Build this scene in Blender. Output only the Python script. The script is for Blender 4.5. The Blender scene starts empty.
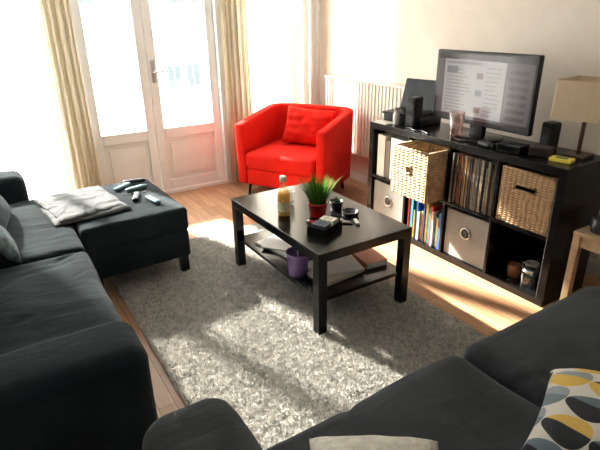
import bpy, bmesh, random, math
import numpy as np
from mathutils import Vector, Matrix, noise
from math import sin, cos, pi, radians
random.seed(7); np.random.seed(7)
scene = bpy.context.scene
COL = scene.collection
try:
    scene.view_settings.view_transform = 'Standard'
    scene.view_settings.gamma = .88
    scene.view_settings.exposure = .25
except Exception: pass

# ---------------------------------------------------------------- materials
MATS = {}
def nt_new(name):
    m = bpy.data.materials.new(name); m.use_nodes = True
    nt = m.node_tree; b = nt.nodes.get('Principled BSDF')
    return m, nt, b
def mat(name, col, rough=.6, metal=0., var=0., vscale=8., bump=0., bscale=60., sheen=0., coat=0., spec=.5, emit=None, estr=0., wrinkle=0.):
    if name in MATS: return MATS[name]
    m, nt, b = nt_new(name)
    b.inputs['Roughness'].default_value = rough
    b.inputs['Metallic'].default_value = metal
    b.inputs['Specular IOR Level'].default_value = spec
    b.inputs['Sheen Weight'].default_value = sheen
    b.inputs['Coat Weight'].default_value = coat
    tc = nt.nodes.new('ShaderNodeTexCoord')
    n = nt.nodes.new('ShaderNodeTexNoise'); n.inputs['Scale'].default_value = vscale; n.inputs['Detail'].default_value = 5
    nt.links.new(tc.outputs['Object'], n.inputs['Vector'])
    r = nt.nodes.new('ShaderNodeValToRGB')
    v = max(var, .03)
    r.color_ramp.elements[0].position = .3; r.color_ramp.elements[1].position = .7
    r.color_ramp.elements[0].color = (*[x*(1-v) for x in col], 1)
    r.color_ramp.elements[1].color = (*[min(1, x*(1+v)) for x in col], 1)
    nt.links.new(n.outputs['Fac'], r.inputs['Fac']); nt.links.new(r.outputs['Color'], b.inputs['Base Color'])
    last = None
    if wrinkle > 0:
        w = nt.nodes.new('ShaderNodeTexNoise'); w.inputs['Scale'].default_value = 7; w.inputs['Detail'].default_value = 2; w.inputs['Distortion'].default_value = .8
        mp = nt.nodes.new('ShaderNodeMapping'); mp.inputs['Scale'].default_value = (.6, 1.5, 1); mp.inputs['Rotation'].default_value = (0, 0, .3)
        nt.links.new(tc.outputs['Object'], mp.inputs['Vector']); nt.links.new(mp.outputs[0], w.inputs['Vector'])
        bw = nt.nodes.new('ShaderNodeBump'); bw.inputs['Strength'].default_value = wrinkle; bw.inputs['Distance'].default_value = .05
        nt.links.new(w.outputs['Fac'], bw.inputs['Height']); last = bw
    if bump > 0:
        n2 = nt.nodes.new('ShaderNodeTexNoise'); n2.inputs['Scale'].default_value = bscale; n2.inputs['Detail'].default_value = 4
        nt.links.new(tc.outputs['Object'], n2.inputs['Vector'])
        bp = nt.nodes.new('ShaderNodeBump'); bp.inputs['Strength'].default_value = bump; bp.inputs['Distance'].default_value = .01
        nt.links.new(n2.outputs['Fac'], bp.inputs['Height'])
        if last: nt.links.new(last.outputs['Normal'], bp.inputs['Normal'])
        last = bp
    if last: nt.links.new(last.outputs['Normal'], b.inputs['Normal'])
    if emit:
        b.inputs['Emission Color'].default_value = (*emit, 1); b.inputs['Emission Strength'].default_value = estr
    MATS[name] = m
    return m

def floor_mat():
    m, nt, b = nt_new('oak_parquet'); N = nt.nodes; L = nt.links
    tc = N.new('ShaderNodeTexCoord'); mp = N.new('ShaderNodeMapping'); mp.inputs['Rotation'].default_value = (0, 0, radians(90))
    L.new(tc.outputs['Object'], mp.inputs['Vector'])
    br = N.new('ShaderNodeTexBrick'); br.inputs['Scale'].default_value = 1; br.inputs['Brick Width'].default_value = .42
    br.inputs['Row Height'].default_value = .07; br.inputs['Mortar Size'].default_value = .0012
    br.inputs['Color1'].default_value = (.49, .305, .18, 1); br.inputs['Color2'].default_value = (.38, .22, .12, 1)
    br.inputs['Mortar'].default_value = (.1, .045, .02, 1)
    L.new(mp.outputs['Vector'], br.inputs['Vector'])
    mp2 = N.new('ShaderNodeMapping'); mp2.inputs['Scale'].default_value = (40, 3, 1); L.new(tc.outputs['Object'], mp2.inputs['Vector'])
    no = N.new('ShaderNodeTexNoise'); no.inputs['Scale'].default_value = 1.5; no.inputs['Detail'].default_value = 6; L.new(mp2.outputs['Vector'], no.inputs['Vector'])
    mx = N.new('ShaderNodeMixRGB'); mx.blend_type = 'OVERLAY'; mx.inputs['Fac'].default_value = .35
    L.new(br.outputs['Color'], mx.inputs['Color1']); L.new(no.outputs['Fac'], mx.inputs['Color2'])
    L.new(mx.outputs['Color'], b.inputs['Base Color']); b.inputs['Roughness'].default_value = .38
    bp = N.new('ShaderNodeBump'); bp.inputs['Strength'].default_value = .25; bp.inputs['Distance'].default_value = .002
    L.new(br.outputs['Fac'], bp.inputs['Height']); bp.invert = True; L.new(bp.outputs['Normal'], b.inputs['Normal'])
    return m

def fabric_trans(name, col, tr=.5, transp=0., streak=.12):
    m = bpy.data.materials.new(name); m.use_nodes = True; nt = m.node_tree; N = nt.nodes; L = nt.links; N.clear()
    o = N.new('ShaderNodeOutputMaterial'); mix = N.new('ShaderNodeMixShader'); mix.inputs[0].default_value = tr
    d = N.new('ShaderNodeBsdfDiffuse'); t = N.new('ShaderNodeBsdfTranslucent')
    tc = N.new('ShaderNodeTexCoord'); w = N.new('ShaderNodeTexNoise'); w.inputs['Scale'].default_value = 90
    mp = N.new('ShaderNodeMapping'); mp.inputs['Scale'].default_value = (1, 1, .05)
    L.new(tc.outputs['Object'], mp.inputs['Vector']); L.new(mp.outputs['Vector'], w.inputs['Vector'])
    r = N.new('ShaderNodeValToRGB'); r.color_ramp.elements[0].color = (*[c*(1-streak) for c in col], 1); r.color_ramp.elements[1].color = (*[min(1, c*(1+streak)) for c in col], 1)
    r.color_ramp.elements[0].position = .35; r.color_ramp.elements[1].position = .65
    L.new(w.outputs['Fac'], r.inputs['Fac'])
    for s in (d, t): L.new(r.outputs['Color'], s.inputs['Color'])
    L.new(d.outputs[0], mix.inputs[1]); L.new(t.outputs[0], mix.inputs[2])
    out = mix
    if transp:
        m2 = N.new('ShaderNodeMixShader'); m2.inputs[0].default_value = transp; tp = N.new('ShaderNodeBsdfTransparent')
        L.new(mix.outputs[0], m2.inputs[1]); L.new(tp.outputs[0], m2.inputs[2]); out = m2
    L.new(out.outputs[0], o.inputs['Surface'])
    return m

def glass_mat(name, tint=(1, 1, 1), refl=.06):
    m = bpy.data.materials.new(name); m.use_nodes = True; nt = m.node_tree; N = nt.nodes; L = nt.links; N.clear()
    o = N.new('ShaderNodeOutputMaterial'); mix = N.new('ShaderNodeMixShader'); mix.inputs[0].default_value = refl
    t = N.new('ShaderNodeBsdfTransparent'); t.inputs['Color'].default_value = (*tint, 1)
    g = N.new('ShaderNodeBsdfGlossy'); g.inputs['Roughness'].default_value = .03
    L.new(t.outputs[0], mix.inputs[1]); L.new(g.outputs[0], mix.inputs[2]); L.new(mix.outputs[0], o.inputs['Surface'])
    return m

def wicker_mat(name, c1, c2, sc=70):
    m, nt, b = nt_new(name); N = nt.nodes; L = nt.links
    tc = N.new('ShaderNodeTexCoord')
    w1 = N.new('ShaderNodeTexWave'); w1.wave_type = 'BANDS'; w1.bands_direction = 'Z'; w1.inputs['Scale'].default_value = sc*.35; w1.inputs['Distortion'].default_value = 1.5
    w2 = N.new('ShaderNodeTexWave'); w2.wave_type = 'BANDS'; w2.bands_direction = 'Y'; w2.inputs['Scale'].default_value = sc*.16; w2.inputs['Distortion'].default_value = 3.
    no = N.new('ShaderNodeTexNoise'); no.inputs['Scale'].default_value = 25
    for w in (w1, w2, no): L.new(tc.outputs['Object'], w.inputs['Vector'])
    mu = N.new('ShaderNodeMath'); mu.operation = 'MULTIPLY'; L.new(w1.outputs['Fac'], mu.inputs[0]); L.new(w2.outputs['Fac'], mu.inputs[1])
    ad = N.new('ShaderNodeMath'); ad.operation = 'ADD'; L.new(mu.outputs[0], ad.inputs[0])
    m2 = N.new('ShaderNodeMath'); m2.operation = 'MULTIPLY'; m2.inputs[1].default_value = .9; L.new(no.outputs['Fac'], m2.inputs[0]); L.new(m2.outputs[0], ad.inputs[1])
    r = N.new('ShaderNodeValToRGB'); r.color_ramp.elements[0].color = (*c2, 1); r.color_ramp.elements[1].color = (*c1, 1)
    r.color_ramp.elements[0].position = .2; r.color_ramp.elements[1].position = .8
    L.new(ad.outputs[0], r.inputs['Fac']); L.new(r.outputs['Color'], b.inputs['Base Color'])
    bp = N.new('ShaderNodeBump'); bp.inputs['Strength'].default_value = .8; bp.inputs['Distance'].default_value = .006
    L.new(ad.outputs[0], bp.inputs['Height']); L.new(bp.outputs['Normal'], b.inputs['Normal']); b.inputs['Roughness'].default_value = .7
    return m

def island_mat(name, cols, rough=.9, mottle=0.):
    m, nt, b = nt_new(name); N = nt.nodes; L = nt.links
    g = N.new('ShaderNodeNewGeometry'); r = N.new('ShaderNodeValToRGB')
    els = r.color_ramp.elements
    while len(els) < len(cols): els.new(.5)
    for i, c in enumerate(cols): els[i].position = i/(len(cols)-1); els[i].color = (*c, 1)
    L.new(g.outputs['Random Per Island'], r.inputs['Fac'])
    if mottle:
        tc = N.new('ShaderNodeTexCoord'); no = N.new('ShaderNodeTexNoise'); no.inputs['Scale'].default_value = 38; no.inputs['Detail'].default_value = 4
        L.new(tc.outputs['Object'], no.inputs['Vector'])
        r2 = N.new('ShaderNodeValToRGB'); r2.color_ramp.elements[0].position = .38; r2.color_ramp.elements[1].position = .56
        r2.color_ramp.elements[0].color = (1-mottle, 1-mottle, 1-mottle, 1); r2.color_ramp.elements[1].color = (1, 1, 1, 1)
        L.new(no.outputs['Fac'], r2.inputs['Fac'])
        mx = N.new('ShaderNodeMixRGB'); mx.blend_type = 'MULTIPLY'; mx.inputs['Fac'].default_value = 1
        L.new(r.outputs['Color'], mx.inputs['Color1']); L.new(r2.outputs['Color'], mx.inputs['Color2']); L.new(mx.outputs['Color'], b.inputs['Base Color'])
    else: L.new(r.outputs['Color'], b.inputs['Base Color'])
    b.inputs['Roughness'].default_value = rough; b.inputs['Specular IOR Level'].default_value = .1
    return m

def oval_mat():
    m, nt, b = nt_new('oval_print_fabric'); N = nt.nodes; L = nt.links
    tc = N.new('ShaderNodeTexCoord')
    sc = N.new('ShaderNodeVectorMath'); sc.operation = 'MULTIPLY'; sc.inputs[1].default_value = (11.5, 7.6, 0)
    rt = N.new('ShaderNodeMapping'); rt.inputs['Rotation'].default_value = (0, 0, radians(30)); L.new(tc.outputs['Object'], rt.inputs['Vector'])
    L.new(rt.outputs[0], sc.inputs[0])
    ofs = N.new('ShaderNodeVectorMath'); ofs.operation = 'ADD'; ofs.inputs[1].default_value = (57.3, 51.2, 0); L.new(sc.outputs[0], ofs.inputs[0])
    fl = N.new('ShaderNodeVectorMath'); fl.operation = 'FLOOR'; L.new(ofs.outputs[0], fl.inputs[0])
    fr = N.new('ShaderNodeVectorMath'); fr.operation = 'FRACTION'; L.new(ofs.outputs[0], fr.inputs[0])
    sb = N.new('ShaderNodeVectorMath'); sb.operation = 'SUBTRACT'; sb.inputs[1].default_value = (.5, .5, 0); L.new(fr.outputs[0], sb.inputs[0])
    sx = N.new('ShaderNodeSeparateXYZ'); L.new(sb.outputs[0], sx.inputs[0])
    de = N.new('ShaderNodeMath'); de.operation = 'MULTIPLY_ADD'; de.inputs[1].default_value = -.65; de.inputs[2].default_value = .95; L.new(sx.outputs['Y'], de.inputs[0])
    dv = N.new('ShaderNodeMath'); dv.operation = 'DIVIDE'; L.new(sx.outputs['X'], dv.inputs[0]); L.new(de.outputs[0], dv.inputs[1])
    cb = N.new('ShaderNodeCombineXYZ'); L.new(dv.outputs[0], cb.inputs['X']); L.new(sx.outputs['Y'], cb.inputs['Y'])
    ln = N.new('ShaderNodeVectorMath'); ln.operation = 'LENGTH'; L.new(cb.outputs[0], ln.inputs[0])
    lt = N.new('ShaderNodeMath'); lt.operation = 'LESS_THAN'; lt.inputs[1].default_value = .49; L.new(ln.outputs['Value'], lt.inputs[0])
    wn = N.new('ShaderNodeTexWhiteNoise'); wn.noise_dimensions = '3D'; L.new(fl.outputs[0], wn.inputs['Vector'])
    hf = N.new('ShaderNodeMath'); hf.operation = 'GREATER_THAN'; hf.inputs[1].default_value = .1; L.new(sx.outputs['X'], hf.inputs[0])
    m3 = N.new('ShaderNodeMath'); m3.operation = 'MULTIPLY_ADD'; m3.inputs[1].default_value = .31; L.new(hf.outputs[0], m3.inputs[0]); L.new(wn.outputs['Value'], m3.inputs[2])
    f3 = N.new('ShaderNodeMath'); f3.operation = 'FRACT'; L.new(m3.outputs[0], f3.inputs[0])
    r = N.new('ShaderNodeValToRGB'); r.color_ramp.interpolation = 'CONSTANT'; e = r.color_ramp.elements
    cols = [(0, (.50, .34, .08)), (.2, (.015, .018, .024)), (.45, (.12, .16, .19)), (.62, (.50, .34, .08)), (.74, (.015, .018, .024)), (.88, (.22, .25, .27))]
    while len(e) < len(cols): e.new(.5)
    for i, (p, c) in enumerate(cols): e[i].position = p; e[i].color = (*c, 1)
    L.new(f3.outputs[0], r.inputs['Fac'])
    mx = N.new('ShaderNodeMixRGB'); mx.inputs['Color1'].default_value = (.50, .48, .44, 1); L.new(lt.outputs[0], mx.inputs['Fac']); L.new(r.outputs['Color'], mx.inputs['Color2'])
    L.new(mx.outputs['Color'], b.inputs['Base Color']); b.inputs['Roughness'].default_value = .85
    return m

# ---------------------------------------------------------------- object helpers
def link(o): COL.objects.link(o); return o
def setmeta(o, label=None, cat=None, group=None):
    if label: o['label'] = label
    if cat: o['category'] = cat
    if group: o['group'] = group
def thing(name, label, cat, loc, rz=0, group=None):
    e = bpy.data.objects.new(name, None); e.empty_display_size = .05
    e.location = loc; e.rotation_euler = (0, 0, rz); link(e); setmeta(e, label, cat, group); return e
def obj(name, me, mats, parent=None, loc=(0, 0, 0), rot=(0, 0, 0), label=None, cat=None, group=None, smooth=True):
    o = bpy.data.objects.new(name, me)
    if mats is not None:
        for m in (mats if isinstance(mats, (list, tuple)) else [mats]): me.materials.append(m)
    o.location = loc; o.rotation_euler = rot
    if parent: o.parent = parent
    link(o); setmeta(o, label, cat, group)
    if smooth:
        for p in me.polygons: p.use_smooth = True
    return o
def bm_mesh(bm, name):
    me = bpy.data.meshes.new(name); bm.to_mesh(me); bm.free(); return me
def boxes_mesh(name, boxes, bevel=0., seg=2):
    bm = bmesh.new()
    for b in boxes:
        x0, x1, y0, y1, z0, z1 = b[:6]; mi = b[6] if len(b) > 6 else 0
        t = bmesh.new(); r = bmesh.ops.create_cube(t, size=1)
        for v in t.verts:
            v.co = Vector(((x0+x1)/2+v.co.x*(x1-x0), (y0+y1)/2+v.co.y*(y1-y0), (z0+z1)/2+v.co.z*(z1-z0)))
        if bevel > 0:
            bv = min(bevel, .45*min(x1-x0, y1-y0, z1-z0))
            bmesh.ops.bevel(t, geom=list(t.edges), offset=bv, segments=seg, affect='EDGES', profile=.5)
        for f in t.faces: f.material_index = mi
        tm = bpy.data.meshes.new('t'); t.to_mesh(tm); t.free(); bm.from_mesh(tm); bpy.data.meshes.remove(tm)
    return bm_mesh(bm, name)
def box(name, b, m, parent=None, bevel=.002, **k):
    k.setdefault('smooth', False)
    return obj(name, boxes_mesh(name, [b] if not isinstance(b, list) else b, bevel), m, parent, **k)
def lathe(name, prof, m, parent=None, seg=32, **k):
    bm = bmesh.new(); rings = []
    for r, z in prof:
        if r < 1e-5: rings.append([bm.verts.new((0, 0, z))])
        else: rings.append([bm.verts.new((r*cos(2*pi*i/seg), r*sin(2*pi*i/seg), z)) for i in range(seg)])
    for a, b in zip(rings, rings[1:]):
        if len(a) == 1 and len(b) == 1: continue
        if len(a) == 1:
            for i in range(seg): bm.faces.new((a[0], b[i], b[(i+1) % seg]))
        elif len(b) == 1:
            for i in range(seg): bm.faces.new((a[i], a[(i+1) % seg], b[0]))
        else:
            for i in range(seg): bm.faces.new((a[i], a[(i+1) % seg], b[(i+1) % seg], b[i]))
    bmesh.ops.recalc_face_normals(bm, faces=bm.faces)
    o = obj(name, bm_mesh(bm, name), m, parent, **k)
    return o
def tube_mesh(name, pts, r, seg=8):
    bm = bmesh.new(); rings = []
    pts = [Vector(p) for p in pts]
    rr = r if isinstance(r, (list, tuple)) else [r]*len(pts)
    for i, p in enumerate(pts):
        d = (pts[min(i+1, len(pts)-1)]-pts[max(i-1, 0)]).normalized()
        up = Vector((0, 0, 1)) if abs(d.z) < .9 else Vector((1, 0, 0))
        a = d.cross(up).normalized(); b = d.cross(a)
        rings.append([bm.verts.new(p+(a*cos(2*pi*j/seg)+b*sin(2*pi*j/seg))*rr[i]) for j in range(seg)])
    for A, B in zip(rings, rings[1:]):
        for j in range(seg): bm.faces.new((A[j], A[(j+1) % seg], B[(j+1) % seg], B[j]))
    bm.faces.new(rings[0][::-1]); bm.faces.new(rings[-1])
    bmesh.ops.recalc_face_normals(bm, faces=bm.faces)
    return bm_mesh(bm, name)
def tube(name, pts, r, m, parent=None, seg=8, **k): return obj(name, tube_mesh(name, pts, r, seg), m, parent, **k)

def cushion_mesh(name, size, r=.05, crown=.0, wr=.0, ws=6., n=24, seed=0, side_puff=0., dip=0., seam=0.):
    sx, sy, sz = size; h = Vector((sx/2, sy/2, sz/2)); r = min(r, sx/2-.001, sy/2-.001, sz/2-.001)
    bm = bmesh.new(); bmesh.ops.create_cube(bm, size=2)
    bmesh.ops.subdivide_edges(bm, edges=list(bm.edges), cuts=n, use_grid_fill=True)
    off = Vector((seed*7.3, seed*3.1, seed*1.7))
    for v in bm.verts:
        c = v.co.copy(); u, w, q = c.x, c.y, c.z
        f = lambda t: math.copysign(1-(1-abs(t))**1.5, t)
        p = Vector((f(u)*h.x, f(w)*h.y, f(q)*h.z))
        inner = Vector((max(-h.x+r, min(h.x-r, p.x)), max(-h.y+r, min(h.y-r, p.y)), max(-h.z+r, min(h.z-r, p.z))))
        d = p-inner
        if d.length > 1e-7: nn = d.normalized(); p = inner+nn*r
        fu, fw, fq = p.x/h.x, p.y/h.y, p.z/h.z
        if p.z > 0:
            p.z += (crown*(1-fu*fu)*(1-fw*fw) - dip*math.exp(-(fu*fu+fw*fw)*3))*max(0, fq)
        if side_puff:
            k = side_puff*(1-fq*fq)
            p.x += k*fu*abs(fu)**3; p.y += k*fw*abs(fw)**3
        if wr and fq > -.9:
            s = noise.noise((Vector((p.x*.7, p.y, p.z))*ws)+off)*.5
            cr = abs(noise.noise(Vector((p.x*.35+p.y*.2, p.y*1.3, p.z*.6))*ws*1.0+off))
            s -= max(0, .06-cr)*10*max(0, noise.noise(Vector((p.x, p.y, 0))*2.5+off)+.4)
            if abs(p.z) > .001: p.z += wr*s*(1 if fq > 0 else 0)
            p.x += wr*.6*s*fu*(abs(fu) > .9); p.y += wr*.6*s*fw*(abs(fw) > .9)
        p.z += sz/2
        v.co = p
    return bm_mesh(bm, name)
def cushion(name, size, m, parent=None, r=.05, crown=0., wr=0., ws=6., n=24, seed=0, side_puff=0., dip=0., **k):
    return obj(name, cushion_mesh(name, size, r, crown, wr, ws, n, seed, side_puff, dip), m, parent, **k)
def piping(parent, size, loc, m, r=.0045, R=.05, z=None):
    sx, sy, sz = size; hx, hy = sx/2-.006, sy/2-.006; pts = []
    for cx, cy, s0 in ((hx-R, hy-R, 0), (-hx+R, hy-R, 90), (-hx+R, -hy+R, 180), (hx-R, -hy+R, 270)):
        for k in range(6):
            an = radians(s0+90*k/5); pts.append((cx+R*cos(an), cy+R*sin(an), z if z is not None else sz-.018))
    pts.append(pts[0])
    tube('seam', pts, r, m, parent, loc=loc)
def pillow_mesh(name, w, h, t, seed=0, n=28, wr=.006):
    bm = bmesh.new(); g = {}
    for s in (1, -1):
        for i in range(n+1):
            for j in range(n+1):
                u = -1+2*i/n; v = -1+2*j/n
                if (i in (0, n) or j in (0, n)) and s == -1: g[s, i, j] = g[1, i, j]; continue
                k = ((1-abs(u)**2.6)*(1-abs(v)**2.6))**.5
                pin = 1-.07*(1-abs(v)**2)*abs(u)**2; pin2 = 1-.07*(1-abs(u)**2)*abs(v)**2
                z = s*t/2*k+wr*k**.3*noise.noise(Vector((u*3+seed*5, v*3, s*2)))*(1 if k > 0 else 0)
                g[s, i, j] = bm.verts.new((u*w/2*pin, v*h/2*pin2, z))
    for s in (1, -1):
        for i in range(n):
            for j in range(n):
                q = [g[s, i, j], g[s, i+1, j], g[s, i+1, j+1], g[s, i, j+1]]
                if s < 0: q = q[::-1]
                try: bm.faces.new(q)
                except ValueError: pass
    return bm_mesh(bm, name)

# ================================================================ STRUCTURE
XR, YB, XL, YF, ZC = 2.95, 4.30, -.75, -1.3, 2.55
M_wall = mat('warm_wall_paint', (.78, .72, .65), .9, var=.02, bump=.05, bscale=200)
M_wallw = mat('white_wall_paint', (.84, .84, .81), .85, var=.02)
M_white = mat('white_lacquer', (.80, .83, .82), .4)
M_pipe = mat('cream_radiator_paint', (.82, .79, .72), .5)
M_ceil = mat('ceiling_paint', (.86, .85, .82), .95)
def struct(o): o['kind'] = 'structure'; return o
struct(box('floor', (XL-.2, XR+.2, YF-.2, YB+.2, -.1, 0), floor_mat(), bevel=0))
struct(box('ceiling', (XL-.2, XR+.2, YF-.2, YB+.2, ZC, ZC+.1), M_ceil, bevel=0))
struct(box('wall_right', (XR, XR+.2, YF, YB, 0, ZC), M_wall, bevel=0))
struct(box('wall_left', (XL-.2, XL, YF, YB, 0, ZC), M_wallw, bevel=0))
struct(box('wall_front', (XL-.2, XR+.2, YF-.2, YF, 0, ZC), M_wallw, bevel=0))
T = YB+.2
ZT = 2.42; ZB1 = .05
struct(box('wall_back', [
    (XL-.2, XR+.2, YB, T, ZT, ZC), (XL-.2, -.6, YB, T, 0, ZT), (.5, .70, YB, T, 0, ZT), (1.88, 2.08, YB, T, 0, ZT), (2.74, XR+.2, YB, T, 0, ZT),
    (-.6, .5, YB, T, 0, ZB1), (2.08, 2.74, YB, T, 0, .62), (.70, 1.88, YB, T, 0, .03)], M_wallw, bevel=0))
M_glass = glass_mat('window_glass')
def window(name, x0, x1, z0, z1, y=YB+.06, f=.055, mull=()):
    bs = [(x0, x0+f, y, y+.06, z0, z1), (x1-f, x1, y, y+.06, z0, z1), (x0+f, x1-f, y, y+.06, z0, z0+f), (x0+f, x1-f, y, y+.06, z1-f, z1)]
    for mx in mull: bs.append((mx-.04, mx+.04, y, y+.06, z0+f, z1-f))
    o = struct(box(name, bs, M_white, bevel=.006))
    g = box('window_glass', (x0+f, x1-f, y+.025, y+.031, z0+f, z1-f), M_glass, o, bevel=0)
    return o
window('window_1', -.6, .5, ZB1, ZT, mull=(-.05,))
window('window_2', 2.08, 2.74, .62, ZT, f=.03)
def door(name, x0, x1, z0, z1, panel_h, hinge):
    y = YB+.04; f = .075
    bs = [(x0, x0+f, y, y+.06, z0, z1), (x1-f, x1, y, y+.06, z0, z1), (x0+f, x1-f, y, y+.06, z0, z0+.09), (x0+f, x1-f, y, y+.06, z1-f, z1),
          (x0+f, x1-f, y, y+.06, panel_h, panel_h+.09), (x0+f, x1-f, y+.02, y+.045, z0+.09, panel_h), (x0+f+.04, x1-f-.04, y+.012, y+.03, z0+.13, panel_h-.04)]
    o = struct(box(name, bs, M_white, bevel=.006))
    box('door_glass', (x0+f, x1-f, y+.025, y+.031, panel_h+.09, z1-f), M_glass, o, bevel=0)
    hx = x1-f/2 if hinge == 'l' else x0+f/2
    if hinge == 'r':
        tube('door_handle', [(hx, y+.002, 1.07), (hx, y-.045, 1.07), (hx+.03, y-.055, 1.07), (hx+.12, y-.055, 1.07)], .009, mat('steel', (.6, .6, .6), .3, 1.), o)
        box('handle_plate', (hx-.018, hx+.018, y-.006, y, .98, 1.16), MATS['steel'], o, bevel=.003)
    return o
door('door_1', .72, 1.245, .03, ZT-.02, .5, 'l')
door('door_2', 1.25, 1.86, .03, ZT-.02, .5, 'r')
struct(box('trim_1', [(.68, .72, YB-.01, YB+.1, .03, ZT), (1.86, 1.90, YB-.01, YB+.1, .03, ZT), (.68, 1.90, YB-.01, YB+.1, ZT-.02, ZT+.03)], M_white, bevel=.004))
struct(box('trim_2', (2.05, 2.77, YB-.05, YB+.06, .59, .62), M_white, bevel=.004))
struct(box('baseboard_back', [(XL, -.6, YB-.015, YB, 0, .08), (.5, .68, YB-.015, YB, 0, .08), (1.90, XR, YB-.015, YB, 0, .08)], M_white, bevel=.003))
struct(box('baseboard_right', (XR-.015, XR, YF, YB-.02, 0, .08), M_white, bevel=.003))
struct(box('baseboard_left', (XL, XL+.015, YF, YB-.02, 0, .08), M_white, bevel=.003))

# exterior building
b = thing('building', 'pale rendered apartment building across the street', 'building', (0, 19, -7))
box('facade', (-24, 18, 0, 4, 0, 12), mat('pale_render', (.85, .85, .82), .9), b, bevel=0)
M_bw = mat('facade_window_glass', (.055, .072, .074), .5)
M_bf = mat('facade_window_frame', (.7, .7, .7), .6)
for (fx, fz) in ((6.1, 6.05), (6.85, 6.05), (6.5, 8.95), (7.25, 8.95), (6.1, 3.2), (6.85, 3.2), (2.6, 8.95), (3.35, 8.95), (2.9, 3.2), (11, 6.05), (11.75, 6.05), (-3, 6.05), (-2.25, 6.05), (-8, 6.05), (-7.25, 6.05)):
    w = box('window', [(fx, fx+.05, -.05, .02, fz, fz+.8, 1), (fx+.28, fx+.32, -.05, .02, fz, fz+.8, 1), (fx+.55, fx+.6, -.05, .02, fz, fz+.8, 1), (fx+.02, fx+.58, -.03, .02, fz, fz+.8, 0)], [M_bw, M_bf], b, bevel=0)

# curtains
M_cur = fabric_trans('tan_linen', (.60, .54, .42), .42)
M_sheer = fabric_trans('white_voile', (.9, .89, .85), .6, .35)
M_sheer2 = fabric_trans('cream_voile', (.84, .80, .71), .6, .06)
def curtain(x0, x1, z0, z1, folds, amp, y, seed, label, m=None, name='curtain'):
    n = folds*10; mm = 24; vs = []; fs = []
    rnd = random.Random(seed); ph = rnd.random()*6
    for i in range(n+1):
        for j in range(mm+1):
            t = i/n; s = j/mm
            x = (x0+x1)/2+(t-.5)*(x1-x0)*(.9+.1*abs(2*s-1))
            yy = y+amp*(sin(t*folds*2*pi+ph)*.8+.35*sin(t*folds*pi*1.27+ph+s*1.2))*(1-.25*s)
            vs.append((x, yy, z0+(z1-z0)*s))
    for i in range(n):
        for j in range(mm):
            a = i*(mm+1)+j; fs.append((a, a+mm+1, a+mm+2, a+1))
    me = bpy.data.meshes.new(name); me.from_pydata(vs, [], fs)
    return obj(name, me, m or M_cur, label=label, cat='curtain')
curtain(.46, .72, .03, 2.46, 5, .028, YB-.10, 1, 'tan linen curtain gathered beside the balcony door')
curtain(1.86, 2.12, .03, 2.46, 5, .028, YB-.10, 2, 'tan linen curtain hanging between door and window')
curtain(2.56, 2.66, .03, 2.46, 3, .022, YB-.10, 3, 'narrow tan linen curtain beside the pipes')
curtain(-.62, .46, .06, 2.46, 11, .015, YB-.045, 5, 'sheer white voile curtain drawn across the window', M_sheer, 'sheer_curtain')
curtain(2.08, 2.60, .66, 2.46, 6, .012, YB-.04, 6, 'sheer cream voile curtain drawn across the narrow window', M_sheer2, 'sheer_curtain')
r = thing('curtain_rail', 'white metal curtain rail above the windows', 'curtain rail', (0, YB-.10, 2.47))
tube('rail', [(XL+.05, 0, .012), (XR-.05, 0, .012)], .012, M_white, r)
for x in (-.65, .6, 1.98, 2.72): box('bracket', (x-.01, x+.01, 0, .098, .006, .018), M_white, r, bevel=0)

M_pw = mat('white_pipe_paint', (.74, .72, .67), .35)
for k, x in enumerate((2.80, 2.88)):
    tube('heating_pipe', [(x, YB-.06, 0), (x, YB-.06, ZC)], .017 if k else .022, M_pw, label='white painted vertical heating pipe in the corner', cat='pipe', seg=14)
r = thing('radiator', 'white ribbed panel radiator mounted on the wall', 'radiator', (2.84, 3.53, .28))
bs = [(.012, .022, -.55+.044*i+.008, -.55+.044*i+.032, .01, .66) for i in range(25)]
box('front_panel', bs+[(.02, .035, -.55, .55, 0, .67)], M_pipe, r, bevel=.004)
box('back_panel', (.07, .095, -.55, .55, 0, .67), M_pipe, r, bevel=.004)
box('top_grille', [(.015, .09, -.55+.022*i, -.55+.022*i+.012, .668, .675) for i in range(50)]+[(.005, .018, -.55, .55, .66, .676), (.085, .10, -.55, .55, .66, .676)], M_pipe, r, bevel=0)
for yy in (-.4, .4): box('wall_bracket', (.09, .11, yy-.02, yy+.02, .1, .6), M_pipe, r, bevel=0)
tube('valve', [(.05, .55, .06), (.05, .59, .06), (.05, .59, -.02)], .012, M_pipe, r)

# ================================================================ RUG
M_rug = island_mat('shaggy_wool', [(.60, .585, .55), (.86, .84, .80), (.73, .715, .675), (.92, .90, .86)], mottle=.28)
RX0, RX1, RY0, RY1 = .45, 1.86, .80, 3.20
bm = bmesh.new()
rugb = boxes_mesh('rug', [(RX0, RX1, RY0, RY1, .001, .010)], .003)
bm.from_mesh(rugb); me0 = bm_mesh(bm, 'rb')
NT = 180000
px = np.random.uniform(RX0+.002, RX1-.002, NT); py = np.random.uniform(RY0+.002, RY1-.002, NT)
ang = np.random.uniform(0, 2*pi, NT); lean = np.random.uniform(.1, 1.0, NT)
ln = np.random.uniform(.012, .022, NT)*(1+.3*np.sin(px*81+np.sin(py*67)*2)*np.sin(py*77+np.sin(px*51)*2))
la = 2*pi*(np.sin(px*61+np.cos(py*57)*2)*.5+np.sin(py*69+px*41)*.5)+np.random.normal(0, 1.1, NT)
w = np.random.uniform(.0012, .0022, NT)
hx = np.cos(la)*np.sin(lean)*ln; hy = np.sin(la)*np.sin(lean)*ln; hz = np.cos(lean)*ln
wx = np.cos(ang)*w; wy = np.sin(ang)*w
base = np.stack([px, py, np.full(NT, .008)], 1)
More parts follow.
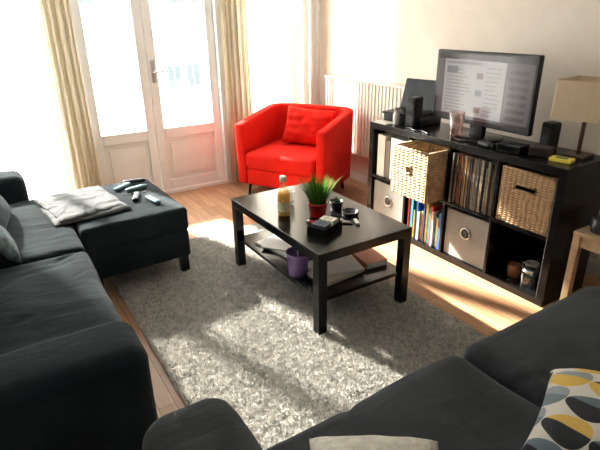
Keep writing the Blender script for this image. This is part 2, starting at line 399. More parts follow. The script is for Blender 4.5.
v0 = base+np.stack([wx, wy, 0*w], 1); v1 = base-np.stack([wx, wy, 0*w], 1)
mid = base+np.stack([hx*.4, hy*.4, hz*.7], 1)
v2 = mid-np.stack([wx, wy, 0*w], 1); v3 = mid+np.stack([wx, wy, 0*w], 1)
v4 = base+np.stack([hx, hy, hz], 1)
V = np.stack([v0, v1, v2, v3, v4], 1).reshape(-1, 3)
bv = np.array([v.co[:] for v in me0.vertices]); nb = len(bv)
faces = [tuple(p.vertices) for p in me0.polygons]
idx = (np.arange(NT)*5+nb)
A = np.stack([idx, idx+1, idx+2, idx+3], 1).tolist(); B = np.stack([idx+3, idx+2, idx+4], 1).tolist()
me = bpy.data.meshes.new('rug'); me.from_pydata(np.concatenate([bv, V]).tolist(), [], faces+A+B)
rug = obj('rug', me, M_rug, label='pale grey shaggy rectangular rug beneath the coffee table', cat='rug', smooth=False)

# ================================================================ COFFEE TABLE
M_blk = mat('black_brown_veneer', (.007, .007, .007), .22, var=.15, vscale=20, spec=.45)
TX, TY, TW, TL, TH = 1.47, 2.20, .59, .95, .46
t = thing('coffee_table', 'black-brown rectangular coffee table with a lower shelf', 'coffee table', (TX, TY, 0))
box('table_top', (-TW/2, TW/2, -TL/2, TL/2, TH-.05, TH), M_blk, t, bevel=.003)
box('lower_shelf', (-TW/2+.02, TW/2-.02, -TL/2+.02, TL/2-.02, .185, .205), M_blk, t, bevel=.002)
for sx in (-1, 1):
    for sy in (-1, 1):
        x = sx*(TW/2-.0255); y = sy*(TL/2-.0255)
        box('leg', (x-.025, x+.025, y-.025, y+.025, .0115, TH-.05), M_blk, t, bevel=.002)
ZT_ = TH; ZS = .205
g = thing('juice_bottle', 'glass bottle of orange juice with a white cap', 'bottle', (1.30, 2.25, ZT_))
lathe('bottle_body', [(0, .0), (.030, .0), (.035, .006), (.035, .12), (.031, .145), (.018, .178), (.0165, .203)], glass_mat('bottle_glass', (.96, .94, .86), .22), g)
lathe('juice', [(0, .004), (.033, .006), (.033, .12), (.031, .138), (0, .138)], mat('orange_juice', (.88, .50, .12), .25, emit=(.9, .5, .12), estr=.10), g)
lathe('label', [(.0357, .030), (.0357, .085)], mat('bottle_label', (.86, .76, .50), .5, var=.35, vscale=60), g)
lathe('cap', [(.0175, .197), (.0195, .199), (.0195, .223), (.0175, .227), (0, .227)], mat('cap_white', (.85, .80, .62), .4), g)
def plant(loc, pr, ph, potc, gh, nb, name, label, spread):
    g = thing(name, label, 'plant', loc)
    lathe('pot', [(0, 0), (pr*.78, 0), (pr*.8, .003), (pr*.97, ph*.85), (pr*1.03, ph*.86), (pr*1.03, ph), (pr*.95, ph), (pr*.93, ph*.85), (0, ph*.85)], mat('pot_'+name, potc, .3), g)
    lathe('soil', [(pr*.92, ph*.86), (0, ph*.9)], mat('soil', (.03, .02, .012), .95, var=.4, vscale=90), g)
    vs = []; fs = []; rnd = random.Random(len(name)+nb)
    for i in range(nb):
        a = rnd.random()*2*pi; rr = pr*.8*math.sqrt(rnd.random()); L = gh*rnd.uniform(.6, 1.1); tilt = spread*rnd.uniform(.1, 1); a2 = a+rnd.uniform(-.7, .7)
        w = .0022; wd = Vector((-sin(a2), cos(a2), 0))*w
        p0 = Vector((rr*cos(a), rr*sin(a), ph*.86)); k = len(vs); S = 5
        for s in range(S):
            q = s/S; p = p0+Vector((cos(a2)*L*tilt*q*.5*(1+q*.6), sin(a2)*L*tilt*q*.5*(1+q*.6), L*q*(1-.2*tilt*q)))
            vs += [p-wd*(1-q*.7), p+wd*(1-q*.7)]
        vs.append(p0+Vector((cos(a2)*L*tilt*.8, sin(a2)*L*tilt*.8, L*(1-.2*tilt))))
        for s in range(S-1): fs.append((k+2*s, k+2*s+1, k+2*s+3, k+2*s+2))
        fs.append((k+2*S-2, k+2*S-1, k+2*S))
    me = bpy.data.meshes.new('grass_blades'); me.from_pydata([tuple(v) for v in vs], [], fs)
    o = obj('foliage', me, MATS['grass'] if nb > 100 else MATS['dark_leaf'], g); o['kind'] = 'stuff'
MATS['grass'] = island_mat('grass_blade', [(.03, .10, .012), (.09, .25, .03), (.22, .42, .06)], .5)
MATS['dark_leaf'] = island_mat('dark_leaf', [(.02, .05, .02), (.05, .09, .04)], .5)
plant((1.455, 2.145, ZT_), .054, .078, (.62, .02, .02), .16, 380, 'potted_grass', 'green grass plant in a small glossy red pot', .85)
plant((1.585, 2.15, ZT_), .038, .055, (.015, .015, .015), .03, 60, 'potted_succulent', 'tiny dark succulent in a small black pot', 1.)
g = thing('tumbler', 'small empty drinking glass behind the potted grass', 'glass', (1.40, 2.36, ZT_))
lathe('tumbler_body', [(0, 0), (.028, 0), (.03, .003), (.034, .09), (.032, .09), (.028, .008), (0, .008)], glass_mat('clear_tumbler', (.9, .9, .88), .25), g)
g = thing('ashtray', 'small round black ashtray on the coffee table', 'ashtray', (1.60, 2.04, ZT_))
lathe('ashtray_bowl', [(0, 0), (.04, 0), (.045, .004), (.05, .028), (.044, .028), (.038, .008), (0, .006)], mat('black_ceramic', (.02, .02, .022), .2), g)
tr = thing('tray', 'small black open tray on the coffee table', 'tray', (1.36, 1.94, ZT_), radians(25))
box('tray_base', (-.085, .085, -.055, .055, 0, .005), M_blk, tr, bevel=.001)
box('tray_rim', [(-.085, -.08, -.055, .055, .005, .045), (.08, .085, -.055, .055, .005, .045), (-.08, .08, -.055, -.05, .005, .045), (-.08, .08, .05, .055, .005, .045)], M_blk, tr, bevel=.001)
ccols = [(.65, .05, .04), (.75, .72, .65), (.1, .12, .15), (.75, .7, .6)]
for i, c in enumerate(ccols):
    box('card_pack', (-.030, .030, -.042, .042, 0, .026), mat('card_%d' % i, c, .4, var=.4, vscale=50), bevel=.002, loc=(1.36+cos(radians(25))*(-.040+.080*(i % 2)), 1.94+sin(radians(25))*(-.040+.080*(i % 2)), ZT_+.005+.026*(i//2)), rot=(0, 0, radians(25)),
        label='small printed card pack lying in the tray', cat='card pack', group='card packs in the tray')
ph = thing('mobile_phone', 'black mobile phone lying on the coffee table', 'phone', (1.50, 2.00, ZT_), radians(50))
box('phone_body', (-.036, .036, -.07, .07, 0, .008), mat('black_plastic', (.010, .010, .012), .35), ph, bevel=.003)
box('phone_screen', (-.032, .032, -.06, .06, .008, .0085), mat('black_glass', (.01, .012, .015), .06), ph, bevel=0)
for (x, y, rz, c) in ((1.37, 2.06, .5, (.5, .05, .05)), (1.56, 1.93, -.4, (.5, .5, .5))):
    g = thing('lighter', 'small plastic lighter lying on the coffee table', 'lighter', (x, y, ZT_), rz, 'lighters on the coffee table')
    box('lighter_body', (-.011, .011, -.03, .025, 0, .013), mat('lighter_%.2f%.2f' % (c[0], c[1]), c, .2), g, bevel=.004)
    box('lighter_head', (-.009, .009, .025, .04, .001, .012), mat('steel', (.6, .6, .6), .3, 1.), g, bevel=.001)
g = thing('plastic_cup', 'small purple plastic cup on the lower table shelf', 'cup', (1.25, 2.03, ZS))
lathe('cup_body', [(0, 0), (.048, 0), (.05, .004), (.062, .13), (.066, .132), (.064, .134), (.058, .128), (.046, .008), (0, .008)], mat('purple_plastic', (.22, .13, .32), .35), g)
tube('cup_content', [(0, 0, .02), (.02, .03, .16)], .006, mat('straw_white', (.8, .8, .8), .5), g)
papc = [(.85, .78, .66), (.6, .5, .4), (.50, .11, .08), (.90, .89, .86), (.78, .30, .20), (.90, .88, .84)]
def paper(x, y, z, w, h, t, rz, i, label, name='magazine', grp='magazines on the lower shelf'):
    e = thing(name, label, name.replace('_', ' '), (x, y, z), rz, grp)
    box('cover', [(-w/2, w/2, -h/2, h/2, t-.0012, t), (-w/2, w/2, -h/2, h/2, 0, .0012), (-w/2, -w/2+.0015, -h/2, h/2, 0, t)], mat('cover_%d' % i, papc[i], .5, var=.06, vscale=15), e, bevel=0)
    box('pages', (-w/2+.0015, w/2-.003, -h/2+.003, h/2-.003, .0012, t-.0012), mat('paper_pages', (.88, .86, .80), .8), e, bevel=0)
paper(1.42, 1.94, ZS, .20, .27, .018, radians(95), 0, 'cream magazine lying on the lower shelf')
paper(1.44, 1.96, ZS+.018, .19, .27, .010, radians(75), 3, 'white magazine on top of another magazine')
paper(1.665, 1.97, ZS, .135, .24, .035, radians(-8), 4, 'reddish brown paperback on the lower shelf', 'book', 'books on the lower shelf')
paper(1.37, 2.38, ZS, .21, .29, .012, radians(12), 5, 'white magazine lying on the lower shelf')
paper(1.38, 2.36, ZS+.012, .19, .26, .008, radians(38), 3, 'white booklet on top of a magazine')

# ================================================================ SHELF UNIT
SX0, SY0, SW, SD, SH = 2.34, 1.29, 1.49, .39, .775
s = thing('shelf_unit', 'black-brown cube shelving unit with eight compartments', 'shelf', (SX0, SY0, 0))
o_ = .042; i_ = .018; cw = (SW-2*o_-3*i_)/4; chh = (SH-2*o_-i_)/2
box('top_panel', (0, SD, 0, SW, SH-o_, SH), M_blk, s)
box('bottom_panel', (0, SD, 0, SW, 0, o_), M_blk, s)
for y in (0, SW-o_): box('side_panel', (0, SD, y, y+o_, o_, SH-o_), M_blk, s)
for i in range(1, 4):
    y = o_+i*cw+(i-1)*i_
    box('divider', (.003, SD-.008, y, y+i_, o_, SH-o_), M_blk, s, bevel=.001)
for i in range(4):
    y = o_+i*(cw+i_)
    box('shelf_board', (.003, SD-.008, y, y+cw, o_+chh, o_+chh+i_), M_blk, s, bevel=.001)
box('back_panel', (SD-.008, SD-.002, o_, SW-o_, o_, SH-o_), M_blk, s, bevel=0)  # dark sheet added behind the open cells, stands in for their shade
def cell(i, row):
    return SX0, SY0+o_+i*(cw+i_)+cw/2, o_+row*(chh+i_)
def basket(loc, m, name, label, w=.315, h=.31, d=.34, hole='slot', rz=0):
    g = thing(name, label, 'basket', loc, rz)
    th = .012
    hw, z0, z1 = (.06, h*.66, h*.76) if hole == 'slot' else (.022, h*.52, h*.66)
    fr = [(0, th, -w/2, w/2, 0, z0), (0, th, -w/2, -hw, z0, z1), (0, th, hw, w/2, z0, z1), (0, th, -w/2, w/2, z1, h)]
    box('front_wall', fr, m, g, bevel=.002)
    box('wall', [(th, d, -w/2, -w/2+th, 0, h), (th, d, w/2-th, w/2, 0, h), (d-th, d, -w/2+th, w/2-th, 0, h), (th, d-th, -w/2+th, w/2-th, 0, th)], m, g, bevel=.002)
    tube('rim', [(.006, -w/2+.006, h), (.006, w/2-.006, h), (d-.006, w/2-.006, h), (d-.006, -w/2+.006, h), (.006, -w/2+.006, h)], .009, m, g)
    tube('handle_rim', [(-.002, -hw, z0), (-.002, hw, z0), (-.002, hw, z1), (-.002, -hw, z1), (-.002, -hw, z0)], .005, m, g)
    return g
Mw1 = wicker_mat('light_wicker', (.58, .45, .29), (.26, .17, .09), 52)
Mw2 = wicker_mat('brown_wicker', (.46, .31, .17), (.20, .12, .06), 65)
x, y, z = cell(2, 1); basket((x-.15, y, z), Mw1, 'wicker_basket', 'tan wicker basket pulled partly out of the shelf', hole='small')
x, y, z = cell(0, 1); basket((x+.01, y, z), Mw2, 'wicker_basket', 'brown wicker basket with handle slot in the shelf')
def sbox(loc, label, w=.32, h=.31, d=.33):
    g = thing('storage_box', label, 'storage box', loc)
    mg = mat('grey_canvas', (.33, .32, .30), .85, var=.08, bump=.3, bscale=300)
    box('box_body', [(0, .01, -w/2, w/2, 0, h), (d-.01, d, -w/2, w/2, 0, h), (.01, d-.01, -w/2, -w/2+.01, 0, h), (.01, d-.01, w/2-.01, w/2, 0, h), (.01, d-.01, -w/2+.01, w/2-.01, 0, .01)], mg, g, bevel=.003)
    tube('ring_handle', [(-.003, .035*cos(a*pi/12), h*.6+.035*sin(a*pi/12)) for a in range(25)], .005, mat('ring_steel', (.55, .53, .5), .3, 1.), g)
    lathe('ring_disc', [(0, 0), (.033, 0), (.033, .002), (0, .002)], mat('ring_dark', (.08, .075, .07), .7), g, loc=(-.0005, 0, h*.6), rot=(0, -pi/2, 0))
for ci in (1, 3):
    x, y, z = cell(ci, 0); sbox((x+.02, y, z), 'grey canvas storage box with metal ring in the shelf')
def book(loc, t, h, d, m, rx, name, label, cat, grp):
    e = box(name, [(0, d, 0, t, 0, .0015, 0), (0, d, 0, .0015, 0, h, 0), (0, d, t-.0015, t, 0, h, 0), (0, .0015, 0, t, 0, h, 0), (.002, d-.003, .0015, t-.0015, .003, h-.003, 1)], [m, mat('paper_pages', (.8, .77, .68), .8)], bevel=0, loc=loc, rot=(rx, 0, 0), label=label, cat=cat, group=grp)
    return e
rc = [(.45, .30, .20), (.68, .58, .44), (.10, .08, .07), (.6, .14, .09), (.75, .70, .60), (.30, .22, .17), (.42, .42, .40), (.68, .42, .18), (.07, .10, .14), (.55, .42, .3)]
x, y, z = cell(1, 1); yy = y-cw/2+.004; i = 0
while yy < y+cw/2-.010:
    t_ = random.uniform(.004, .009); c = rc[random.randrange(len(rc))]
    h_ = .31+random.uniform(-.004, .004) if random.random() > .15 else .27
    book((x+random.uniform(.004, .022), yy, z), t_, h_, .31, mat('sleeve_%d' % rc.index(c), c, .5, var=.3, vscale=40), 0, 'vinyl_record', 'worn record sleeve standing upright in the shelf', 'record', 'vinyl records in the shelf')
    yy += t_+.0006
bc = [(.03, .14, .42), (.80, .50, .08), (.05, .30, .50), (.78, .74, .62), (.6, .08, .06), (.04, .24, .28), (.85, .65, .2), (.02, .06, .18), (.70, .34, .08), (.38, .5, .58)]
x, y, z = cell(2, 0); yy = y-cw/2+.004; k = 0
while yy < y+cw/2-.03:
    t_ = random.uniform(.014, .028); ii = k % len(bc); k += 1
    book((x+random.uniform(.01, .03), yy, z), t_, random.uniform(.2, .29), random.uniform(.16, .2), mat('spine_%d' % ii, bc[ii], .45, var=.25, vscale=40), 0, 'book', 'paperback book standing in the lower shelf compartment', 'book', 'books in the lower compartment')
    yy += t_+.001
x, y, z = cell(3, 1); yy = y-cw/2+.01
for q, (t_, h_, c) in enumerate([(.08, .3, (.74, .70, .62)), (.08, .3, (.7, .66, .6)), (.05, .27, (.2, .17, .15)), (.08, .3, (.74, .70, .62))]):
    book((x+.02, yy, z), t_, h_, .24, mat('binder_%d' % q, c, .6), 0, 'binder', 'upright cardboard file binder in the shelf', 'binder', 'binders in the shelf'); yy += t_+.003
x, y, z = cell(0, 0)
g = thing('candle_jar', 'small dark glass candle jar in the shelf', 'candle', (x+.12, y+.06, z))
lathe('jar', [(0, 0), (.035, 0), (.037, .004), (.037, .075), (.034, .075), (.034, .01), (0, .01)], mat('amber_glass', (.30, .12, .05), .15), g)
lathe('wax', [(0, .01), (.0335, .01), (.0335, .05), (0, .05)], mat('wax', (.7, .6, .45), .6), g)
g = thing('glass_jar', 'small clear glass jar with lid in the shelf', 'jar', (x+.08, y-.06, z))
lathe('jar_body', [(0, 0), (.04, 0), (.042, .004), (.042, .08), (.036, .09)], glass_mat('jar_glass', (.85, .85, .8), .2), g)
lathe('jar_lid', [(.038, .09), (.039, .09), (.039, .105), (0, .106)], mat('lid_steel', (.6, .58, .54), .3, .9), g)
g = thing('mug', 'white ceramic mug in the shelf', 'mug', (x+.20, y+.0, z))
lathe('mug_body', [(0, 0), (.034, 0), (.038, .004), (.038, .085), (.035, .085), (.035, .008), (0, .008)], mat('ceramic', (.75, .72, .66), .2), g)
tube('mug_handle', [(0, .036, .07), (0, .06, .062), (0, .062, .035), (0, .036, .02)], .005, MATS['ceramic'], g)

# ---------------- things on the shelf unit
ZU = SH
M_bp = MATS['black_plastic']
tv = thing('television', 'flat screen television showing a web page', 'television', (2.525, 2.01, ZU), radians(-2))
W, H = .735, .425; zb = .075
box('tv_housing', [(0, .035, -W/2, W/2, zb, zb+H), (.035, .06, -W/2+.15, W/2-.15, zb+.08, zb+H-.1)], M_bp, tv, bevel=.006)
def em(n, c, s=.46): return mat('screen_'+n, (.02, .02, .02), .15, emit=c, estr=s)
def rects(name, rs, mats, parent, xoff):
    bm = bmesh.new()
    for k, (a0, a1, b0, b1, mi) in enumerate(rs):
        xx = xoff-.00025*(k > 0)-.0001*(k > 4)-.0001*(k > 8)
        vs = [bm.verts.new((xx, p, q)) for p, q in ((a0, b0), (a0, b1), (a1, b1), (a1, b0))]
        f = bm.faces.new(vs); f.material_index = mi
    return obj(name, bm_mesh(bm, name), mats, parent, smooth=False)
u0, u1 = W/2-.018, -(W/2-.018); v0_, v1_ = zb+.028, zb+H-.016
def U(f): return u0+(u1-u0)*f
def Vv(f): return v0_+(v1_-v0_)*f
R_ = [(U(0), U(1), Vv(0), Vv(1), 3),
      (U(0), U(1), Vv(.91), Vv(1), 1), (U(.08), U(.74), Vv(.05), Vv(.91), 0), (U(.10), U(.5), Vv(.84), Vv(.88), 2), (U(0), U(1), Vv(0), Vv(.05), 1)]
rnd = random.Random(4)
for k in range(13):
    R_.append((U(.11), U(.11+rnd.uniform(.18, .30)), Vv(.10+.054*k), Vv(.112+.054*k), 4))
R_ += [(U(.11), U(.24), Vv(.70), Vv(.80), 5), (U(.45), U(.52), Vv(.12), Vv(.21), 6), (U(.45), U(.52), Vv(.38), Vv(.47), 5), (U(.45), U(.52), Vv(.64), Vv(.73), 6)]
for k in range(12): R_.append((U(.55), U(.55+rnd.uniform(.08, .16)), Vv(.10+.064*k), Vv(.112+.064*k), 4))
for k in range(7): R_.append((U(.78), U(.96), Vv(.10+.11*k), Vv(.15+.11*k), 7))
rects('tv_screen', R_, [em('page', (.60, .55, .53)), em('bar', (.07, .055, .06)), em('tab', (.42, .36, .34)), em('side', (.20, .165, .165)), em('text', (.34, .30, .29)), em('picture', (.28, .29, .29)), em('picture_warm', (.34, .25, .22)), em('side_text', (.11, .09, .09))], tv, -.0008)
box('tv_neck', (.005, .04, -.05, .05, .012, zb+.02), M_bp, tv, bevel=.004)
lathe('tv_foot', [(0, 0), (.15, 0), (.155, .004), (.14, .012), (0, .014)], mat('gloss_black', (.01, .01, .012), .1), tv, loc=(.02, 0, 0))
M_shade = fabric_trans('beige_lampshade', (.62, .51, .38), .3, 0, .02)
lp = thing('table_lamp', 'table lamp with boxy tan fabric shade on the shelf', 'lamp', (2.61, 1.405, ZU), radians(6))
box('lamp_base', (-.06, .06, -.06, .06, 0, .018), mat('dark_wood', (.08, .045, .025), .4), lp, bevel=.004)
tube('lamp_stem', [(0, 0, .018), (0, 0, .26)], .011, mat('dark_wood2', (.10, .05, .03), .4), lp)
bm = bmesh.new()
a = .122; q = .125
def sqr(h, z, R=.012, n=5):
    pts = []
    for cx, cy, s0 in ((h-R, h-R, 0), (-h+R, h-R, 90), (-h+R, -h+R, 180), (h-R, -h+R, 270)):
        for k in range(n+1):
            an = radians(s0+90*k/n); pts.append((cx+R*cos(an), cy+R*sin(an), z))
    return pts
A_ = [bm.verts.new(p) for p in sqr(q, .205)]; B_ = [bm.verts.new(p) for p in sqr(a, .395)]
for k in range(len(A_)): bm.faces.new((A_[k], A_[(k+1) % len(A_)], B_[(k+1) % len(A_)], B_[k]))
obj('lamp_shade', bm_mesh(bm, 'lamp_shade'), M_shade, lp)
lathe('bulb', [(0, .24), (.014, .25), (.016, .27), (.03, .305), (.028, .33), (0, .345)], mat('bulb_glass', (.8, .8, .76), .2), lp)
stb = box('set_top_box', (-.11, .11, -.17, .17, 0, .06), M_bp, bevel=.006, loc=(2.57, 2.60, ZU), rot=(0, 0, radians(6)), label='black electronics box beneath the laptop', cat='electronics')
lt = thing('laptop', 'open laptop resting on a black electronics box', 'laptop', (2.55, 2.61, ZU+.06), radians(12))
M_lap = mat('laptop_grey', (.02, .02, .022), .35, .3)
box('laptop_base', (-.11, .11, -.155, .155, 0, .014), M_lap, lt, bevel=.004)
box('keyboard', [(-.075+.018*r, -.060+.018*r, -.14+.0187*c, -.124+.0187*c, .014, .016) for r in range(6) for c in range(15)], M_bp, lt, bevel=0)
lid = box('laptop_lid', (0, .007, -.155, .155, 0, .215), M_lap, lt, bevel=.003, loc=(.106, 0, .012), rot=(0, radians(18), 0))
box('laptop_screen', (-.0008, 0, -.140, .140, .014, .20), mat('laptop_glass', (.02, .022, .025), .12, emit=(.2, .24, .26), estr=.15), lid, bevel=0)
sp = thing('speaker', 'tall black loudspeaker standing on the shelf', 'speaker', (2.46, 2.475, ZU), radians(8))
box('speaker_body', (-.04, .05, -.04, .04, 0, .20), M_bp, sp, bevel=.012)
for zz in (.14, .06): lathe('speaker_cone', [(0, 0), (.028, .004), (.03, .004), (.03, 0)], mat('cone_grey', (.06, .06, .06), .6), sp, loc=(-.04, 0, zz), rot=(0, -pi/2, 0))
sp = thing('speaker', 'tall black loudspeaker standing beside the lamp', 'speaker', (2.64, 1.595, ZU), radians(-8))
box('speaker_body', (-.04, .04, -.035, .035, 0, .15), M_bp, sp, bevel=.012)
lathe('speaker_cone', [(0, 0), (.024, .004), (.026, .004), (.026, 0)], MATS['cone_grey'], sp, loc=(-.04, 0, .10), rot=(0, -pi/2, 0))
g = lathe('drinking_glass', [(0, 0), (.032, 0), (.035, .004), (.046, .16), (.044, .16), (.032, .010), (0, .010)], glass_mat('pink_glass', (.96, .84, .83), .24), loc=(2.42, 2.07, ZU), label='tall pinkish transparent tumbler in front of the television', cat='glass')
g = thing('spray_bottle', 'small white plastic bottle on the shelf', 'bottle', (2.42, 2.60, ZU))
lathe('bottle_body', [(0, 0), (.020, 0), (.022, .004), (.022, .07), (.012, .085), (.012, .095)], mat('white_plastic', (.82, .80, .76), .4), g)
lathe('bottle_cap', [(.014, .095), (.014, .115), (0, .117)], mat('cap_grey', (.3, .3, .32), .4), g)
box('white_envelope', (-.05, .05, -.07, .07, 0, .004), mat('envelope_paper', (.8, .78, .72), .7), bevel=0, loc=(2.40, 2.70, ZU), rot=(0, 0, .0), label='white envelope lying on the shelf corner', cat='envelope')
hd = thing('media_player', 'black media box beside the television foot', 'electronics', (2.43, 1.67, ZU), radians(4))
box('player_body', (-.05, .05, -.07, .07, 0, .045), M_bp, hd, bevel=.004)
box('player_front', (-.0515, -.05, -.06, .06, .008, .036), MATS['black_glass'], hd, bevel=0)
gp = thing('game_controller', 'black game controller lying on the shelf', 'controller', (2.40, 1.82, ZU), radians(80))
cushion('controller_body', (.10, .05, .03), M_bp, gp, r=.014, n=6)
for sx in (-1, 1): cushion('grip', (.035, .07, .028), M_bp, gp, r=.013, n=5, loc=(sx*.055, -.02, 0), rot=(0, 0, sx*.3))
g = thing('tobacco_packet', 'flat yellow packet on the shelf by the lamp', 'packet', (2.46, 1.40, ZU), radians(12))
box('packet_body', (-.035, .035, -.055, .055, 0, .018), mat('yellow_card', (.80, .66, .10), .45), g, bevel=.004)
box('packet_label', (-.02, .02, -.03, .03, .018, .0184), mat('packet_print', (.12, .2, .1), .5), g, bevel=0)
box('wallet', (-.045, .045, -.055, .055, 0, .05), mat('dark_leather', (.03, .02, .018), .5, bump=.3), bevel=.008, loc=(2.48, 1.53, ZU), rot=(0, 0, .3), label='dark leather case standing on the shelf', cat='case')
tube('cable', [(2.385+.01*sin(k*1.1), 2.46-.02*k, ZU+.004) for k in range(12)], .004, M_bp, label='black cable lying along the shelf top', cat='cable')

# ================================================================ RED ARMCHAIR
M_red = mat('red_fabric', (.68, .022, .012), .85, var=.08, vscale=6, bump=.12, bscale=250, sheen=.0, spec=.2)
CH = thing('armchair', 'bright red fabric tub armchair with a matching cushion', 'armchair', (2.31, 3.72, 0), radians(-60))
def shell():
    w = .375; d0 = -.33; yb = .31; R = .12; th = .08
    pts = []
    for k in range(9): pts.append((-w, d0+(yb-R-d0)*k/8))
    for k in range(1, 13): a = pi-pi/2*k/12; pts.append((-w+R+R*cos(a), yb-R+R*sin(a)))
    for k in range(1, 9): pts.append((-w+R+(2*(w-R))*k/8, yb))
    for k in range(1, 13): a = pi/2-pi/2*k/12; pts.append((w-R+R*cos(a), yb-R+R*sin(a)))
    for k in range(1, 9): pts.append((w, yb-R-(yb-R-d0)*k/8))
    n = len(pts); P = [Vector((x, y, 0)) for x, y in pts]
    L_ = [0]
    for a_, b_ in zip(P, P[1:]): L_.append(L_[-1]+(b_-a_).length)
    bm = bmesh.new(); rings = []
    zb_ = .12
    for i, p in enumerate(P):
        d = (P[min(i+1, n-1)]-P[max(i-1, 0)]).normalized(); out = Vector((-d.y, d.x, 0))
        s = abs(L_[i]/L_[-1]-.5)*2
        top = .725-.085*max(0, s-.4)/.6
        K = 7; cr = .024
        inner = [(-th/2, zb_+(top-cr-zb_)*k/K) for k in range(K+1)]
        cap = [(-th/2+.016*(1-cos(a)), top-cr+cr*sin(a)) for a in (pi*.17, pi*.33, pi*.5)]+[(th/2-.016*(1-cos(a)), top-cr+cr*sin(a)) for a in (pi*.5, pi*.33, pi*.17)]
        outer = [(th/2, zb_+(top-cr-zb_)*k/K) for k in range(K, -1, -1)]
        ring = []
        for o, z in inner+cap+outer:
            q = (z-zb_)/.55
            ring.append(bm.verts.new(p+out*(o+.015*q)+Vector((0, 0, z))))
        rings.append(ring)
    for A, B in zip(rings, rings[1:]):
        for j in range(len(A)):
            jj = (j+1) % len(A); bm.faces.new((A[j], A[jj], B[jj], B[j]))
    for ring in (rings[0], rings[-1]):
        c = sum((v.co for v in ring), Vector())/len(ring)
        m = len(ring); prev = ring
        for (sh, dy) in ((.10, -.010), (.35, -.016)):
            r2 = [bm.verts.new(v.co+Vector(((c.x-v.co.x)*sh, dy, (c.z-v.co.z)*sh*.1))) for v in ring]
            for j in range(m): bm.faces.new((prev[j], prev[(j+1) % m], r2[(j+1) % m], r2[j]))
            prev = r2
        bm.faces.new(prev)
    bmesh.ops.recalc_face_normals(bm, faces=bm.faces)
    return bm_mesh(bm, 'shell')
obj('backrest_and_arms', shell(), M_red, CH)
cushion('seat_base', (.66, .60, .15), M_red, CH, r=.02, n=14, loc=(0, -.045, .115))
cushion('seat', (.66, .64, .14), M_red, CH, r=.035, crown=.012, wr=.006, n=24, loc=(0, -.045, .262))
pm = pillow_mesh('back_cushion', .46, .34, .17, 3, wr=.022)
obj('back_cushion', pm, M_red, CH, loc=(.04, .13, .565), rot=(radians(66), radians(4), radians(6)))
M_leg = mat('dark_steel', (.03, .03, .03), .35, .7)
for sx in (-1, 1):
    for sy in (-.28, .22):
        tube('leg', [(sx*.33, sy, .13), (sx*.34, sy*1.08, 0)], [.015, .011], M_leg, CH)

# ================================================================ LEFT SOFA
M_sofa = mat('dark_teal_cotton', (.019, .029, .034), .9, var=.3, vscale=5, bump=.2, bscale=220, sheen=.08, spec=.12, wrinkle=.2)
sf = thing('sofa', 'long dark charcoal fabric sofa with loose seat cushions', 'sofa', (0, 0, 0))
cushion('frame', (.86, 2.10, .22), M_sofa, sf, r=.02, n=6, loc=(-.16, 2.46, .06))
cushion('armrest', (.90, .25, .55), M_sofa, sf, r=.055, wr=.010, ws=4, n=36, loc=(-.185, 1.375, .05), crown=.015)
cushion('armrest', (.80, .25, .53), M_sofa, sf, r=.06, wr=.006, n=16, loc=(-.26, 3.60, .05), crown=.01)
cushion('backrest', (.22, 1.94, .68), M_sofa, sf, r=.05, n=12, loc=(-.56, 2.475, .06))
cushion('seat_cushion', (.72, .975, .17), M_sofa, sf, r=.045, crown=.02, wr=.024, ws=3.8, n=64, seed=1, loc=(-.07, 1.99, .27))
cushion('seat_cushion', (.72, .975, .17), M_sofa, sf, r=.035, crown=.015, wr=.020, ws=3.8, n=54, seed=2, loc=(-.07, 2.968, .27))
piping(sf, (.90, .25, .55), (-.185, 1.375, .05), M_sofa, z=.50)
for k, y in enumerate((1.99, 2.96)): cushion('back_cushion', (.17, .94, .42), M_sofa, sf, r=.07, wr=.01, n=20, seed=3+k, loc=(-.31, y, .44), rot=(0, radians(-8), 0))
for x in (-.55, .2):
    for y in (1.33, 3.6): box('leg', (x-.03, x+.03, y-.03, y+.03, 0, .06), M_blk, sf)
M_t1 = mat('slate_velvet', (.022, .042, .052), .8, var=.2, sheen=.15)
M_t2 = mat('pale_print', (.12, .17, .18), .8, var=.7, vscale=25)
obj('throw_pillow', pillow_mesh('pillow', .40, .36, .13, 5), M_t1, loc=(-.10, 3.02, .60), rot=(radians(60), 0, radians(80)), label='slate blue throw pillow on the dark sofa', cat='pillow')
obj('throw_pillow', pillow_mesh('pillow', .36, .34, .12, 6), M_t2, loc=(-.115, 2.62, .575), rot=(radians(52), radians(0), radians(96)), label='teal printed throw pillow on the dark sofa', cat='pillow')
ot = thing('ottoman', 'dark charcoal fabric chaise footstool pushed against the sofa', 'ottoman', (.600, 3.10, 0), radians(2))
cushion('ottoman_base', (.60, .75, .18), M_sofa, ot, r=.02, n=10, loc=(0, 0, .12))
cushion('ottoman_cushion', (.61, .76, .145), M_sofa, ot, r=.025, crown=.008, wr=.008, n=34, seed=9, loc=(0, 0, .295))
for sx in (-1, 1):
    for sy in (-1, 1): box('leg', (sx*.26-.025, sx*.26+.025, sy*.33-.025, sy*.33+.025, 0.0, .125), M_blk, ot)
M_bl = mat('silver_knit', (.125, .135, .14), .75, var=.12, vscale=14, bump=.5, bscale=110, sheen=.1)
